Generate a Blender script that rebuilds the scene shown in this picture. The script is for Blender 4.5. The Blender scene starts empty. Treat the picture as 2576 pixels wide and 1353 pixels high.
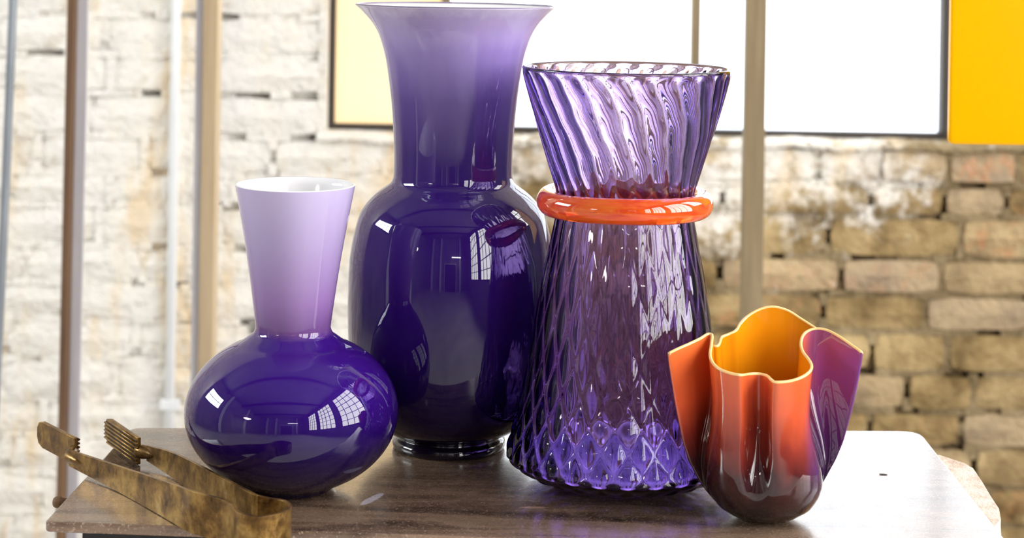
import bpy, math, random
import numpy as np
from mathutils import Vector, Matrix

random.seed(7)
np.random.seed(7)
SC = bpy.context.scene
COL = SC.collection

# ------------------------------------------------------------------ camera
F = 4600.0            # focal length in pixels of the 2576 px wide frame
HY = -110.0           # row of the optical axis (perspective-corrected shift lens)
CX = 1288.0
ROLL = math.radians(0.9)
T = 0.90              # table top height
H = 0.451             # camera above the table top
CAMZ = T + H
cs, sn = math.cos(ROLL), math.sin(ROLL)
cam_d = bpy.data.cameras.new('camera')
cam = bpy.data.objects.new('camera', cam_d)
COL.objects.link(cam)
R_ = Vector((cs, 0, sn)); U_ = Vector((-sn, 0, cs)); B_ = Vector((0, -1, 0))
m = Matrix(((R_.x, U_.x, B_.x, 0), (R_.y, U_.y, B_.y, 0), (R_.z, U_.z, B_.z, CAMZ), (0, 0, 0, 1)))
cam.matrix_world = m
cam_d.sensor_fit = 'HORIZONTAL'
cam_d.sensor_width = 36.0
cam_d.lens = F / 2576 * 36.0
cam_d.shift_x = 0.0
cam_d.shift_y = -(676.5 - HY) / 2576
cam_d.clip_start = 0.05
cam_d.dof.use_dof = True
cam_d.dof.focus_distance = 1.56
cam_d.dof.aperture_fstop = 7.0
SC.camera = cam

# ------------------------------------------------------------------ light and exposure
W = bpy.data.worlds.new('world'); SC.world = W
W.use_nodes = True
W.node_tree.nodes['Background'].inputs[0].default_value = (0.75, 0.85, 1.0, 1)
W.node_tree.nodes['Background'].inputs[1].default_value = 0.6
SC.view_settings.view_transform = 'Standard'
SC.view_settings.look = 'None'
SC.view_settings.exposure = 0.85
SC.view_settings.gamma = 1.0
SC.view_settings.use_curve_mapping = False
cy = SC.cycles
cy.max_bounces = 9; cy.diffuse_bounces = 2; cy.glossy_bounces = 4
cy.transmission_bounces = 9; cy.transparent_max_bounces = 6; cy.volume_bounces = 0
cy.sample_clamp_indirect = 6.0
cy.use_light_tree = False
cy.use_adaptive_sampling = True; cy.adaptive_threshold = 0.05
PANE_SIDE = 6.5       # daylight through the tall side windows
PANE_HIGH = 16.0      # daylight through the clerestory on the left
PANE_VIEW = 1.9       # daylight through the window in view

# ------------------------------------------------------------------ helpers
def unroll(px, py):
    u, v = px - CX, py - HY
    return u * cs + v * sn, -u * sn + v * cs
def at(px, py, Y):
    u, v = unroll(px, py)
    return Vector((u / F * Y, Y, CAMZ - v / F * Y))
def ground(px, py, z=T):
    u, v = unroll(px, py)
    Y = (CAMZ - z) * F / v
    return Vector((u / F * Y, Y, z))

def tag(o, label=None, cat=None, group=None, kind=None):
    if label: o['label'] = label
    if cat: o['category'] = cat
    if group: o['group'] = group
    if kind: o['kind'] = kind
    return o
def empty(name, loc=(0, 0, 0), rz=0.0):
    o = bpy.data.objects.new(name, None)
    o.empty_display_size = 0.05
    COL.objects.link(o); o.location = loc; o.rotation_euler = (0, 0, rz)
    return o
def mesh_data(name, verts, faces, mat=None, smooth=False):
    me = bpy.data.meshes.new(name)
    me.from_pydata([tuple(v) for v in verts], [], faces)
    me.validate(); me.update()
    if smooth:
        me.polygons.foreach_set('use_smooth', [True] * len(me.polygons))
    if mat: me.materials.append(mat)
    return me
def link(name, me, parent=None, loc=None):
    o = bpy.data.objects.new(name, me); COL.objects.link(o)
    if parent: o.parent = parent
    if loc is not None: o.location = loc
    return o
def obj(name, verts, faces, mat, parent=None, smooth=False, loc=None):
    return link(name, mesh_data(name, verts, faces, mat, smooth), parent, loc)
def bevel(o, w, seg=2):
    b = o.modifiers.new('bevel', 'BEVEL'); b.width = w; b.segments = seg; b.limit_method = 'ANGLE'
    return o

class MB:
    """collects pieces of ONE mesh"""
    def __init__(s): s.v = []; s.f = []
    def add(s, v, f):
        n = len(s.v); s.v += [tuple(p) for p in v]; s.f += [tuple(i + n for i in q) for q in f]
        return s
    def box(s, x0, x1, y0, y1, z0, z1):
        v = [(x, y, z) for z in (z0, z1) for y in (y0, y1) for x in (x0, x1)]
        return s.add(v, [(0, 2, 3, 1), (4, 5, 7, 6), (0, 1, 5, 4), (1, 3, 7, 5), (3, 2, 6, 7), (2, 0, 4, 6)])
    def prism(s, pts, z0, z1):
        n = len(pts)
        v = [(p[0], p[1], z0) for p in pts] + [(p[0], p[1], z1) for p in pts]
        f = [tuple(range(n))[::-1], tuple(range(n, 2 * n))] + [(i, (i + 1) % n, n + (i + 1) % n, n + i) for i in range(n)]
        return s.add(v, f)
    def tube(s, pts, r, n=12, cap=True):
        pts = [Vector(p) for p in pts]; rs = r if isinstance(r, (list, tuple)) else [r] * len(pts)
        rings = []
        for i, p in enumerate(pts):
            t = (pts[min(i + 1, len(pts) - 1)] - pts[max(i - 1, 0)]).normalized()
            a = Vector((0, 0, 1)) if abs(t.z) < 0.9 else Vector((1, 0, 0))
            e1 = t.cross(a).normalized(); e2 = t.cross(e1)
            rings.append([p + (e1 * math.cos(2 * math.pi * k / n) + e2 * math.sin(2 * math.pi * k / n)) * rs[i] for k in range(n)])
        v = [q for rg in rings for q in rg]; f = []
        for i in range(len(rings) - 1):
            for k in range(n):
                f.append((i * n + k, i * n + (k + 1) % n, (i + 1) * n + (k + 1) % n, (i + 1) * n + k))
        if cap:
            f.append(tuple(range(n))[::-1]); f.append(tuple(range((len(rings) - 1) * n, len(rings) * n)))
        return s.add(v, f)
    def build(s, name, mat, parent=None, smooth=False, loc=None):
        return obj(name, s.v, s.f, mat, parent, smooth, loc)

def lathe(profile, seg=128, close_start=False, close_end=False):
    """profile: list of (r, z)"""
    v = []; f = []
    for r, z in profile:
        for k in range(seg):
            a = 2 * math.pi * k / seg
            v.append((r * math.cos(a), r * math.sin(a), z))
    for i in range(len(profile) - 1):
        for k in range(seg):
            k2 = (k + 1) % seg
            f.append((i * seg + k, i * seg + k2, (i + 1) * seg + k2, (i + 1) * seg + k))
    if close_start: f.append(tuple(range(seg))[::-1])
    if close_end: f.append(tuple(range((len(profile) - 1) * seg, len(profile) * seg)))
    return v, f
def smooth_profile(pts, n=6):
    """Catmull-Rom through (r, z) points"""
    P = [np.array(p, float) for p in pts]
    P = [2 * P[0] - P[1]] + P + [2 * P[-1] - P[-2]]
    out = []
    for i in range(1, len(P) - 2):
        p0, p1, p2, p3 = P[i - 1:i + 3]
        for k in range(n):
            t = k / n
            out.append(0.5 * ((2 * p1) + (-p0 + p2) * t + (2 * p0 - 5 * p1 + 4 * p2 - p3) * t * t + (-p0 + 3 * p1 - 3 * p2 + p3) * t ** 3))
    out.append(P[-2])
    return out

# ------------------------------------------------------------------ materials
def new_mat(name):
    mt = bpy.data.materials.new(name); mt.use_nodes = True
    nt = mt.node_tree
    return mt, nt, nt.nodes['Principled BSDF']
def P(bs, **kw):
    names = dict(color='Base Color', rough='Roughness', metal='Metallic', ior='IOR', spec='Specular IOR Level', trans='Transmission Weight',
                 coat='Coat Weight', coat_rough='Coat Roughness', sss='Subsurface Weight', emit='Emission Color', emit_s='Emission Strength')
    for k, val in kw.items():
        if isinstance(val, tuple) and len(val) == 3: val = (*val, 1)
        bs.inputs[names[k]].default_value = val
def simple(name, color, **kw):
    mt, nt, bs = new_mat(name); P(bs, color=color, **kw); return mt
def node(nt, typ, **kw):
    n = nt.nodes.new(typ)
    for k, v in kw.items(): setattr(n, k, v)
    return n
def noise(nt, vec, scale, detail=4, rough=0.6, dist=0.0):
    n = node(nt, 'ShaderNodeTexNoise')
    n.inputs['Scale'].default_value = scale; n.inputs['Detail'].default_value = detail
    n.inputs['Roughness'].default_value = rough; n.inputs['Distortion'].default_value = dist
    if vec is not None: nt.links.new(vec, n.inputs['Vector'])
    return n.outputs['Fac']
def ramp(nt, fac, stops, mode='LINEAR'):
    r = node(nt, 'ShaderNodeValToRGB'); r.color_ramp.interpolation = mode
    el = r.color_ramp.elements
    while len(el) < len(stops): el.new(0.5)
    for e, (p, c) in zip(el, stops):
        e.position = p; e.color = (*c, 1) if len(c) == 3 else c
    nt.links.new(fac, r.inputs['Fac'])
    return r.outputs['Color']
def mixc(nt, fac, a, b, blend='MIX'):
    n = node(nt, 'ShaderNodeMix', data_type='RGBA', blend_type=blend)
    for sock, val in ((n.inputs[0], fac), (n.inputs[6], a), (n.inputs[7], b)):
        if hasattr(val, 'is_linked') or hasattr(val, 'links'): nt.links.new(val, sock)
        elif isinstance(val, tuple): sock.default_value = (*val, 1) if len(val) == 3 else val
        else: sock.default_value = val
    return n.outputs[2]
def mth(nt, op, a, b=None, c=None, clamp=False):
    n = node(nt, 'ShaderNodeMath', operation=op, use_clamp=clamp)
    for i, val in enumerate((a, b, c)):
        if val is None: continue
        if hasattr(val, 'links'): nt.links.new(val, n.inputs[i])
        else: n.inputs[i].default_value = val
    return n.outputs[0]
def mapr(nt, val, a, b, c=0.0, d=1.0, smooth=True):
    n = node(nt, 'ShaderNodeMapRange'); n.clamp = True
    n.interpolation_type = 'SMOOTHSTEP' if smooth else 'LINEAR'
    nt.links.new(val, n.inputs[0])
    for i, x in zip((1, 2, 3, 4), (a, b, c, d)): n.inputs[i].default_value = x
    return n.outputs[0]
def coords(nt, kind='Object', scale=None):
    t = node(nt, 'ShaderNodeTexCoord').outputs[kind]
    if scale:
        mp = node(nt, 'ShaderNodeMapping'); mp.inputs['Scale'].default_value = scale
        nt.links.new(t, mp.inputs['Vector']); t = mp.outputs['Vector']
    return t
def wpos(nt, scale=None):
    t = node(nt, 'ShaderNodeNewGeometry').outputs['Position']
    if scale:
        mp = node(nt, 'ShaderNodeMapping'); mp.inputs['Scale'].default_value = scale
        nt.links.new(t, mp.inputs['Vector']); t = mp.outputs['Vector']
    return t
def xyz(nt, vec):
    n = node(nt, 'ShaderNodeSeparateXYZ'); nt.links.new(vec, n.inputs[0]); return n.outputs
def bump(nt, bs, h, strength=0.3, dist=0.002):
    b = node(nt, 'ShaderNodeBump'); b.inputs['Strength'].default_value = strength; b.inputs['Distance'].default_value = dist
    nt.links.new(h, b.inputs['Height']); nt.links.new(b.outputs['Normal'], bs.inputs['Normal'])

def emit_mat(name, color, strength, dirt=False):
    mt, nt, bs = new_mat(name)
    P(bs, color=(0.1, 0.1, 0.1), rough=0.25, emit=color, emit_s=strength)
    if dirt:
        n = noise(nt, wpos(nt), 2.2, 3)
        c = ramp(nt, n, [(0.35, (0.78, 0.88, 1.0)), (0.62, color)])
        nt.links.new(c, bs.inputs['Emission Color'])
    return mt
M_pane_side = emit_mat('daylight_side_pane', (1.0, 0.99, 0.97), PANE_SIDE)
M_pane_high = emit_mat('daylight_high_pane', (0.90, 0.98, 1.0), PANE_HIGH)
M_pane_view = emit_mat('daylight_frosted_pane', (0.93, 0.97, 1.0), PANE_VIEW, dirt=True)

def masonry(name, mortar=False):
    mt, nt, bs = new_mat(name)
    p = wpos(nt)
    ps = xyz(nt, p)
    n1 = noise(nt, p, 9, 3, 0.65); n2 = noise(nt, p, 34, 3, 0.65); n3 = noise(nt, p, 3.4, 2, 0.6)
    if mortar:
        base = ramp(nt, n1, [(0.3, (0.17, 0.12, 0.06)), (0.7, (0.42, 0.32, 0.18))])
    else:
        rnd = node(nt, 'ShaderNodeObjectInfo').outputs['Random']
        base = ramp(nt, n1, [(0.30, (0.13, 0.08, 0.03)), (0.48, (0.36, 0.25, 0.11)), (0.68, (0.60, 0.44, 0.22))])
        base = mixc(nt, mapr(nt, rnd, 0.5, 0.95, 0, .55), base, (0.60, 0.47, 0.33))
        base = mixc(nt, mapr(nt, rnd, 0.35, 0.0, 0, .45), base, (0.24, 0.17, 0.08))
        rnd2 = mth(nt, 'FRACT', mth(nt, 'MULTIPLY', rnd, 7.3))
        red = mth(nt, 'MULTIPLY', mapr(nt, n2, 0.48, 0.66), mapr(nt, rnd2, 0.45, 1.0))
        base = mixc(nt, mth(nt, 'MULTIPLY', red, 0.65), base, (0.60, 0.28, 0.13))
    # worn limewash: thick on the left of the window and on the courses under the sill, mostly gone on the lower right
    left = mapr(nt, ps[0], 0.40, -0.30)
    sill = mth(nt, 'MULTIPLY', mapr(nt, ps[2], T - 0.45, T + 0.10), mapr(nt, ps[0], 1.0, .5, .55, 1.0))
    amt = mth(nt, 'MAXIMUM', left, mth(nt, 'MULTIPLY', sill, 0.72))
    amt = mth(nt, 'MULTIPLY', amt, mapr(nt, ps[2], T - 0.65, T - 0.2, 0.86, 1.0))
    w = mth(nt, 'ADD', mth(nt, 'MULTIPLY', n3, 0.42), mth(nt, 'MULTIPLY', n2, 0.42))
    w = mth(nt, 'ADD', w, mth(nt, 'MULTIPLY', amt, 0.50))
    mask = mapr(nt, w, 0.66, 0.82)
    stain = noise(nt, wpos(nt, (10, 10, 2.6)), 1.0, 3, 0.65)
    lime = ramp(nt, stain, [(0.34, (0.86, 0.83, 0.78)), (0.54, (0.90, 0.85, 0.76)), (0.66, (0.84, 0.68, 0.47)), (0.74, (0.88, 0.81, 0.70))])
    lime = mixc(nt, mapr(nt, n1, .60, .74, 0, .40), lime, (.55, .42, .26))
    c = mixc(nt, mask, base, lime)
    nt.links.new(c, bs.inputs['Base Color'])
    P(bs, rough=0.9, spec=0.2)
    bump(nt, bs, noise(nt, p, 45, 2, .7), 1.0, 0.012)
    return mt
M_brick = masonry('limewashed_brick')
M_mortar = masonry('lime_mortar', True)
M_deep = simple('dark_wall_core', (0.035, 0.028, 0.022), rough=1.0)

def far_brick(name):
    mt, nt, bs = new_mat(name)
    bt = node(nt, 'ShaderNodeTexBrick')
    mp = node(nt, 'ShaderNodeMapping'); mp.inputs['Rotation'].default_value = (math.radians(90), 0, 0)
    nt.links.new(wpos(nt), mp.inputs['Vector']); nt.links.new(mp.outputs['Vector'], bt.inputs['Vector'])
    bt.inputs['Scale'].default_value = 1.0
    bt.inputs['Brick Width'].default_value = 0.22; bt.inputs['Row Height'].default_value = 0.073; bt.inputs['Mortar Size'].default_value = 0.006
    bt.inputs['Color1'].default_value = (0.72, 0.66, 0.56, 1); bt.inputs['Color2'].default_value = (0.5, 0.4, 0.28, 1); bt.inputs['Mortar'].default_value = (0.45, 0.4, 0.33, 1)
    nt.links.new(bt.outputs['Color'], bs.inputs['Base Color'])
    P(bs, rough=0.9, spec=0.2); bump(nt, bs, bt.outputs['Fac'], -0.5, 0.01)
    return mt
M_farbrick = far_brick('limewashed_far_brick')

def plaster(name, c1, c2):
    mt, nt, bs = new_mat(name)
    c = ramp(nt, noise(nt, wpos(nt), 1.4, 5), [(0.3, c1), (0.7, c2)])
    nt.links.new(c, bs.inputs['Base Color']); P(bs, rough=0.85, spec=0.3)
    return mt
M_plaster = plaster('grey_plaster', (0.20, 0.17, 0.19), (0.36, 0.33, 0.35))
M_ceiling = plaster('workshop_ceiling', (0.20, 0.18, 0.19), (0.30, 0.28, 0.30))
M_floor = plaster('concrete_floor', (0.46, 0.43, 0.41), (0.66, 0.63, 0.61))
M_darksteel = simple('dark_painted_steel', (0.03, 0.03, 0.032), rough=0.5, metal=0.4)
M_frame = simple('brown_black_frame', (0.045, 0.036, 0.030), rough=0.6)

def streaky(name, c1, c2, scale=(60, 60, 4), rough=0.6, metal=0.0):
    mt, nt, bs = new_mat(name)
    n = noise(nt, coords(nt, 'Object', scale), 1.0, 4)
    nt.links.new(ramp(nt, n, [(0.3, c1), (0.7, c2)]), bs.inputs['Base Color'])
    P(bs, rough=rough, metal=metal); bump(nt, bs, n, 0.2, 0.001)
    return mt
M_tan = streaky('weathered_tan_batten', (0.18, 0.13, 0.065), (0.30, 0.225, 0.125))
M_tan2 = streaky('pale_tan_batten', (0.42, 0.31, 0.185), (0.56, 0.43, 0.27))
M_grey = streaky('grey_lilac_steel', (0.40, 0.38, 0.40), (0.55, 0.53, 0.55), rough=0.45)
M_rust = streaky('rust_brown_steel', (0.10, 0.05, 0.025), (0.20, 0.11, 0.05), rough=0.7)
M_conduit = streaky('chalky_white_conduit', (0.72, 0.74, 0.76), (0.85, 0.85, 0.84))
M_pole = streaky('blue_grey_pole', (0.16, 0.18, 0.20), (0.34, 0.37, 0.40), rough=0.4, metal=0.3)
M_board = emit_mat('cream_blind_with_daylight', (1.0, .70, .36), 0.50)  # daylight behind the blind is put in as its own glow
M_board.node_tree.nodes['Principled BSDF'].inputs['Base Color'].default_value = (.85, .68, .42, 1)

# ------------------------------------------------------------------ the room
XL, XR, YB, YW, ZC = -4.6, 2.75, -7.0, 3.45, 4.3
def struct(o): o['kind'] = 'structure'; return o
struct(MB().box(XL, XR, YB, YW + 0.12, -0.05, 0).build('floor', M_floor))
struct(MB().box(XL - .1, XR + .1, YB - .1, YW + 0.3, ZC, ZC + 0.1).build('ceiling', M_ceiling))
struct(MB().box(XL - .1, XL, YB, YW + .1, 0, ZC).build('wall_left', M_plaster))
struct(MB().box(XR, XR + .1, YB, YW + .1, 0, ZC).build('wall_right', M_plaster))
struct(MB().box(XL - .1, XR + .1, YB - .1, YB, 0, ZC).build('wall_rear', M_plaster))

# brick wall: dark core, single bricks and mortar in the joints
wall = struct(MB().box(XL - .1, XR + .1, YW + 0.10, YW + 0.25, 0, ZC).build('wall_back', M_deep))
WX0, WX1, WZ0, WZ1 = -0.354, 1.42, T + 0.117, T + 1.15       # opening of the window in view
BX0, BX1 = -1.50, 1.55
rows = [-0.90, -0.827, -0.755, -0.683, -0.610, -0.537, -0.4635, -0.396, -0.324, -0.247, -0.177, -0.1075, -0.0296, 0.031, 0.1016, 0.181, 0.255, 0.329, 0.402, 0.475, 0.548, 0.62]
rows = [T + r for r in rows]
def wx(px, py): return at(px, py, YW).x
JOINTS = {  # vertical joints read off the wall, by row index
    13: [wx(1560, 410), wx(2060, 410), wx(2215, 410), wx(2388, 410), wx(2562, 410)],
    12: [wx(1470, 500), wx(1818, 500), wx(2190, 500), wx(2378, 500), wx(2535, 500)],
    11: [wx(1690, 590), wx(2085, 600), wx(2420, 600)],
    10: [wx(1810, 700), wx(2118, 700), wx(2370, 700)],
    9: [wx(1660, 790), wx(2072, 790), wx(2330, 790)],
    8: [wx(1780, 890), wx(2195, 890), wx(2385, 890)],
    7: [wx(2020, 985), wx(2285, 985), wx(2450, 985)],
    6: [wx(2190, 1080), wx(2420, 1080)],
    5: [wx(2050, 1170), wx(2285, 1170), wx(2452, 1170)],
}
def brick_mesh(i):
    nx, nz = 5, 3
    v = []; f = []
    for j in range(nz):
        for k in range(nx):
            x, z = k / (nx - 1) - 0.5, j / (nz - 1) - 0.5
            edge = k in (0, nx - 1) or j in (0, nz - 1)
            corner = k in (0, nx - 1) and j in (0, nz - 1)
            jx = random.uniform(-.012, .012); jz = random.uniform(-.03, .03)
            y = random.uniform(-0.004, 0.003)
            if edge: y += 0.005
            if corner: x *= 0.965; z *= 0.90; y += 0.003
            v.append((x + jx * (not corner), y, z + jz * (not corner)))
    for j in range(nz - 1):
        for k in range(nx - 1):
            a = j * nx + k; f.append((a, a + 1, a + nx + 1, a + nx))
    ring = [k for k in range(nx)] + [j * nx + nx - 1 for j in range(1, nz)] + [(nz - 1) * nx + k for k in range(nx - 2, -1, -1)] + [j * nx for j in range(nz - 2, 0, -1)]
    n0 = len(v)
    for r in ring: v.append((v[r][0] * 1.01, 0.10, v[r][2] * 1.02))
    n = len(ring)
    for i2 in range(n): f.append((ring[i2], n0 + i2, n0 + (i2 + 1) % n, ring[(i2 + 1) % n]))
    return mesh_data('brick', v, f, M_brick)
variants = [brick_mesh(i) for i in range(12)]
HOLES = [(460, 40), (450, 178), (395, 250), (378, 318), (593, 345), (765, 340), (628, 238), (775, 240), (555, 400), (445, 470), (445, 700), (590, 540), (585, 625), (560, 780),
         (640, 830), (620, 20), (570, 25), (1815, 690), (2118, 700), (2190, 500), (2085, 600), (2385, 520), (2340, 548), (2440, 450), (2072, 790), (2195, 900), (2150, 938), (2285, 990),
         (2430, 935), (2480, 835), (2452, 1170), (2300, 840), (2410, 1125), (1818, 500), (1950, 646), (2150, 646), (60, 940), (500, 1075), (110, 130), (230, 470), (395, 760)]
HOLES = [(at(a, b, YW).x, at(a, b, YW).z) for a, b in HOLES]
def hole(x, z, r=0.016): return any(abs(x - hx) < r * 1.3 and abs(z - hz) < r for hx, hz in HOLES)
JW = 0.006
mort = MB()
def mquad(x0, x1, z0, z1):
    y = YW + random.uniform(0.002, 0.007) + .003 * (x0 > .35)
    if hole((x0 + x1) / 2, (z0 + z1) / 2): y = YW + random.uniform(.022, .04)
    elif random.random() < .10: y += .010
    j = lambda: random.uniform(-.0015, .0015)
    mort.add([(x0, y + j(), z0), (x1, y + j(), z0), (x1, y + j(), z1), (x0, y + j(), z1), (x0, YW + .09, z0), (x1, YW + .09, z0), (x1, YW + .09, z1), (x0, YW + .09, z1)],
             [(0, 1, 2, 3), (0, 4, 5, 1), (1, 5, 6, 2), (2, 6, 7, 3), (3, 7, 4, 0)])
for i in range(len(rows) - 1):
    z0, z1 = rows[i], rows[i + 1]
    spans = [(BX0, BX1)] if z1 <= WZ0 + 0.001 else [(BX0, WX0), (WX1, BX1)]
    for (a, b) in spans:
        js = [x for x in JOINTS.get(i, []) if a + .05 < x < b - .05]
        # fill the rest of the row on both sides of the joints that were read off
        start = js[0] if js else b - (0.0 if b < 1 else 0.1 * (i % 2))
        x = start
        left = []
        while x > a + 0.16:
            x -= random.uniform(0.19, 0.25)
            if x > a + 0.05: left.append(x)
        right = []
        x = js[-1] if js else b
        while x < b - 0.16:
            x += random.uniform(0.19, 0.24)
            if x < b - 0.05: right.append(x)
        xs = sorted(set([a] + left + js + ([start] if start < b - .01 else []) + right + [b]))
        for xa, xb in zip(xs[:-1], xs[1:]):
            if xb - xa < 0.02: continue
            o = link('brick', random.choice(variants), wall)
            o.location = ((xa + xb) / 2, YW + random.uniform(-.002, .003), (z0 + z1) / 2)
            o.scale = (xb - xa - 2 * JW, 1, z1 - z0 - 2 * JW)
            if random.random() < .5: o.rotation_euler = (0, math.pi, 0)
            for q_ in range(3): mquad(xb - JW * 1.4, xb + JW * 1.4, z0 + (z1 - z0) * q_ / 3, z0 + (z1 - z0) * (q_ + 1) / 3)
        x = a
        while x < b:
            xe = min(x + random.uniform(.025, .05), b); mquad(x, xe, z0 - JW * 1.2, z0 + JW * 1.2); x = xe
tag(mort.build('mortar', M_mortar, wall), kind='stuff')
# the wall goes on beyond the bricks that can be told apart
ext = MB()
ext.box(XL, BX0, YW, YW + .11, 0, ZC).box(BX1, XR, YW, YW + .11, 0, ZC)
ext.box(BX0, WX0, YW, YW + .11, rows[-1], ZC).box(WX1, BX1, YW, YW + .11, rows[-1], ZC).box(WX0, WX1, YW, YW + .11, WZ1, ZC)
ext.build('brickwork', M_farbrick, wall)
# broken mortar bed under the window
sv = []; sf = []
n = 60
for k in range(n + 1):
    x = WX0 - 0.01 + (WX1 - WX0 + 0.02) * k / n
    a = 0.006 * math.sin(k * 0.9) + random.uniform(-.004, .004)
    d = random.uniform(0.0, 0.008)
    sv += [(x, YW + 0.09, rows[14] - 0.004), (x, YW - 0.004 - d, rows[14] - 0.006 + a * .5), (x, YW + 0.004, WZ0 - 0.006 + a * .5), (x, YW + 0.07, WZ0 + 0.004)]
for k in range(n):
    for j in range(3): sf.append((k * 4 + j, k * 4 + j + 1, k * 4 + j + 5, k * 4 + j + 4))
obj('mortar_bed', sv, sf, M_mortar, wall, smooth=True)

# window in view
win = struct(empty('window_1', (0, YW + 0.05, 0)))
FW = 0.020
fr = MB()
fr.box(WX0, WX0 + FW, -.02, .03, WZ0, WZ1).box(WX1 - FW, WX1, -.02, .03, WZ0, WZ1).box(WX0 + FW, WX1 - FW, -.02, .03, WZ1 - FW, WZ1).box(WX0 + FW, WX1 - FW, -.02, .03, WZ0, WZ0 + 0.010)
bevel(fr.build('window_frame', M_frame, win), 0.002)
MX = [wx(1120, 100), wx(1754, 100), wx(2389, 150)]
for k, x in enumerate(MX):
    bevel(MB().box(x - .009, x + .009, -.03, .02, WZ0 + 0.010, WZ1 - FW).build('mullion', M_frame if k == 2 else M_tan, win), 0.002)
ZT = T + 0.62
bevel(MB().box(WX0 + FW, WX1 - FW, -.015, .02, ZT - .009, ZT + .009).build('transom', M_tan, win), 0.002)
xs = [WX0 + FW] + MX + [WX1 - FW]
for k in range(4):
    x0, x1 = xs[k] + (.009 if k else 0), xs[k + 1] - (.009 if k < 3 else 0)
    for z0, z1 in ((WZ0 + .010, ZT - .009), (ZT + .009, WZ1 - FW)):
        low_board = k == 0
        pn = MB().box(x0, x1, .004, .010, z0, z1).build('board' if low_board else 'pane', M_board if low_board else M_pane_view, win)
        if low_board: pn['label'] = 'cream board glowing as if backlit, filling the left window light'
kb = MB(); kb.v, kb.f = lathe([(0.0005, 0.004), (.0055, 0.003), (.0075, 0), (.0055, -.003), (.0005, -.004)], 16, True, True)
k_ = kb.build('frame_knob', simple('white_knob', (.85, .83, .8), rough=.3), win, True)
p_ = at(815, 257, YW + .02); k_.location = (p_.x, -.036, p_.z); k_.rotation_euler = (math.pi / 2, 0, 0)

# the big windows of the workshop, seen only as reflections in the glass
def grid_window(name, axis_x, y0, y1, z0, z1, ny, nz, mat):
    side = 1 if axis_x > 0 else -1
    w = struct(empty(name, (axis_x - side * 0.02, y0, z0)))
    L, Hh = y1 - y0, z1 - z0
    b = 0.035
    f = MB()
    xa, xb = sorted((0.0, -side * 0.05))
    for k in range(ny + 1):
        t = b * (2 if k in (0, ny) else 1); y = L * k / ny
        f.box(xa, xb, y - t / 2, y + t / 2, 0, Hh)
    for k in range(nz + 1):
        t = b * (2 if k in (0, nz) else 1); z = Hh * k / nz
        for q in range(ny):
            f.box(xa, xb - side * .0, L * q / ny + b / 2, L * (q + 1) / ny - b / 2, z - t / 2, z + t / 2)
    f.build('window_frame', M_darksteel, w)
    pm = mesh_data('pane', [(0, 0, 0), (0, L / ny, 0), (0, L / ny, Hh / nz), (0, 0, Hh / nz)], [(0, 1, 2, 3) if side < 0 else (3, 2, 1, 0)], mat)
    for a in range(ny):
        for c in range(nz):
            link('pane', pm, w, (-side * 0.012, L * a / ny, Hh * c / nz))
grid_window('window_2', XR, -4.7, -2.9, 0.9, 3.8, 4, 6, M_pane_side)
grid_window('window_3', XR, -2.4, -0.6, 0.9, 3.8, 4, 6, M_pane_side)
grid_window('window_4', XR, -0.1, 1.7, 0.9, 3.8, 4, 6, M_pane_side)
grid_window('window_6', XR, 2.0, 3.1, 1.9, 3.8, 3, 4, M_pane_side)
grid_window('window_5', XL, 0.9, 3.1, 2.2, 3.3, 5, 2, M_pane_high)

# roof beams
for y in (-4.5, -1.6, 1.2):
    struct(bevel(MB().box(XL, XR, y - .09, y + .09, ZC - .26, ZC).build('ceiling_beam', M_darksteel), .01))
dr = struct(empty('door_1', (-0.9, YB, 0)))
bevel(MB().box(0, 1.8, 0.005, .06, 0, 2.3).build('door_leaf', simple('dark_brown_door', (.05, .035, .04), rough=.5), dr), .01)
MB().box(-.1, 0, 0.005, .1, 0, 2.4).box(1.8, 1.9, 0.005, .1, 0, 2.4).box(0, 1.8, 0.005, .1, 2.3, 2.4).build('door_frame', simple('pale_door_frame', (.6, .57, .58), rough=.6), dr)

for x in (-3.1, -1.6, 1.6):  # unseen pillars, added to put vertical streaks into the glass reflections
    struct(bevel(MB().box(x - .14, x + .14, YB + .005, YB + .3, 0, ZC).build('added_pillar', M_conduit), .01))
for x in (-2.9, .3):
    struct(bevel(MB().box(XL + .005, XL + .28, x - .15, x + .15, 0, ZC).build('added_pillar', M_conduit), .01))
# pendant lamp of the workshop, and an unseen tube lamp added for bright reflections
def pendant(loc, label, r=.42):
    t = empty('pendant_lamp', loc)
    tag(t, label, 'lamp')
    v, f = lathe(smooth_profile([(.02, .16), (.08, .15), (.25, .09), (r, .0), (r - .008, 0.0), (.24, .08), (.07, .14)], 4), 32)
    obj('lamp_shade', v, f, M_darksteel, t, True)
    v, f = lathe(smooth_profile([(.004, -.14), (.15, -.12), (.28, -.06), (r - .03, .0), (r - .05, .01)], 4), 24, True)
    obj('bulb', v, f, emit_mat('warm_bulb', (1.0, .95, .85), 14), t, True)
    MB().tube([(0, 0, .15), (0, 0, ZC - loc[2] - .005)], .008, 8).build('cord', M_darksteel, t)
pendant((-3.4, -2.05, 2.30), 'round workshop pendant lamp with dark shade hanging left behind the camera')
tl = empty('added_tube_lamp', (0.9, -6.2, 2.75)); tag(tl, 'added unseen fluorescent tube lamp for reflections, hanging before the rear door', 'lamp')
MB().tube([(-.7, 0, 0), (.7, 0, 0)], .03, 12).build('tube', emit_mat('added_tube_light', (1, .97, .95), 14), tl, True)
MB().box(-.75, .75, -.05, .05, .03, .08).build('housing', simple('lamp_white', (.7, .7, .7)), tl)
for x in (-.5, .5): MB().tube([(x, 0, .08), (x, 0, ZC - 2.755)], .006, 6).build('hanger', M_darksteel, tl)

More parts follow.
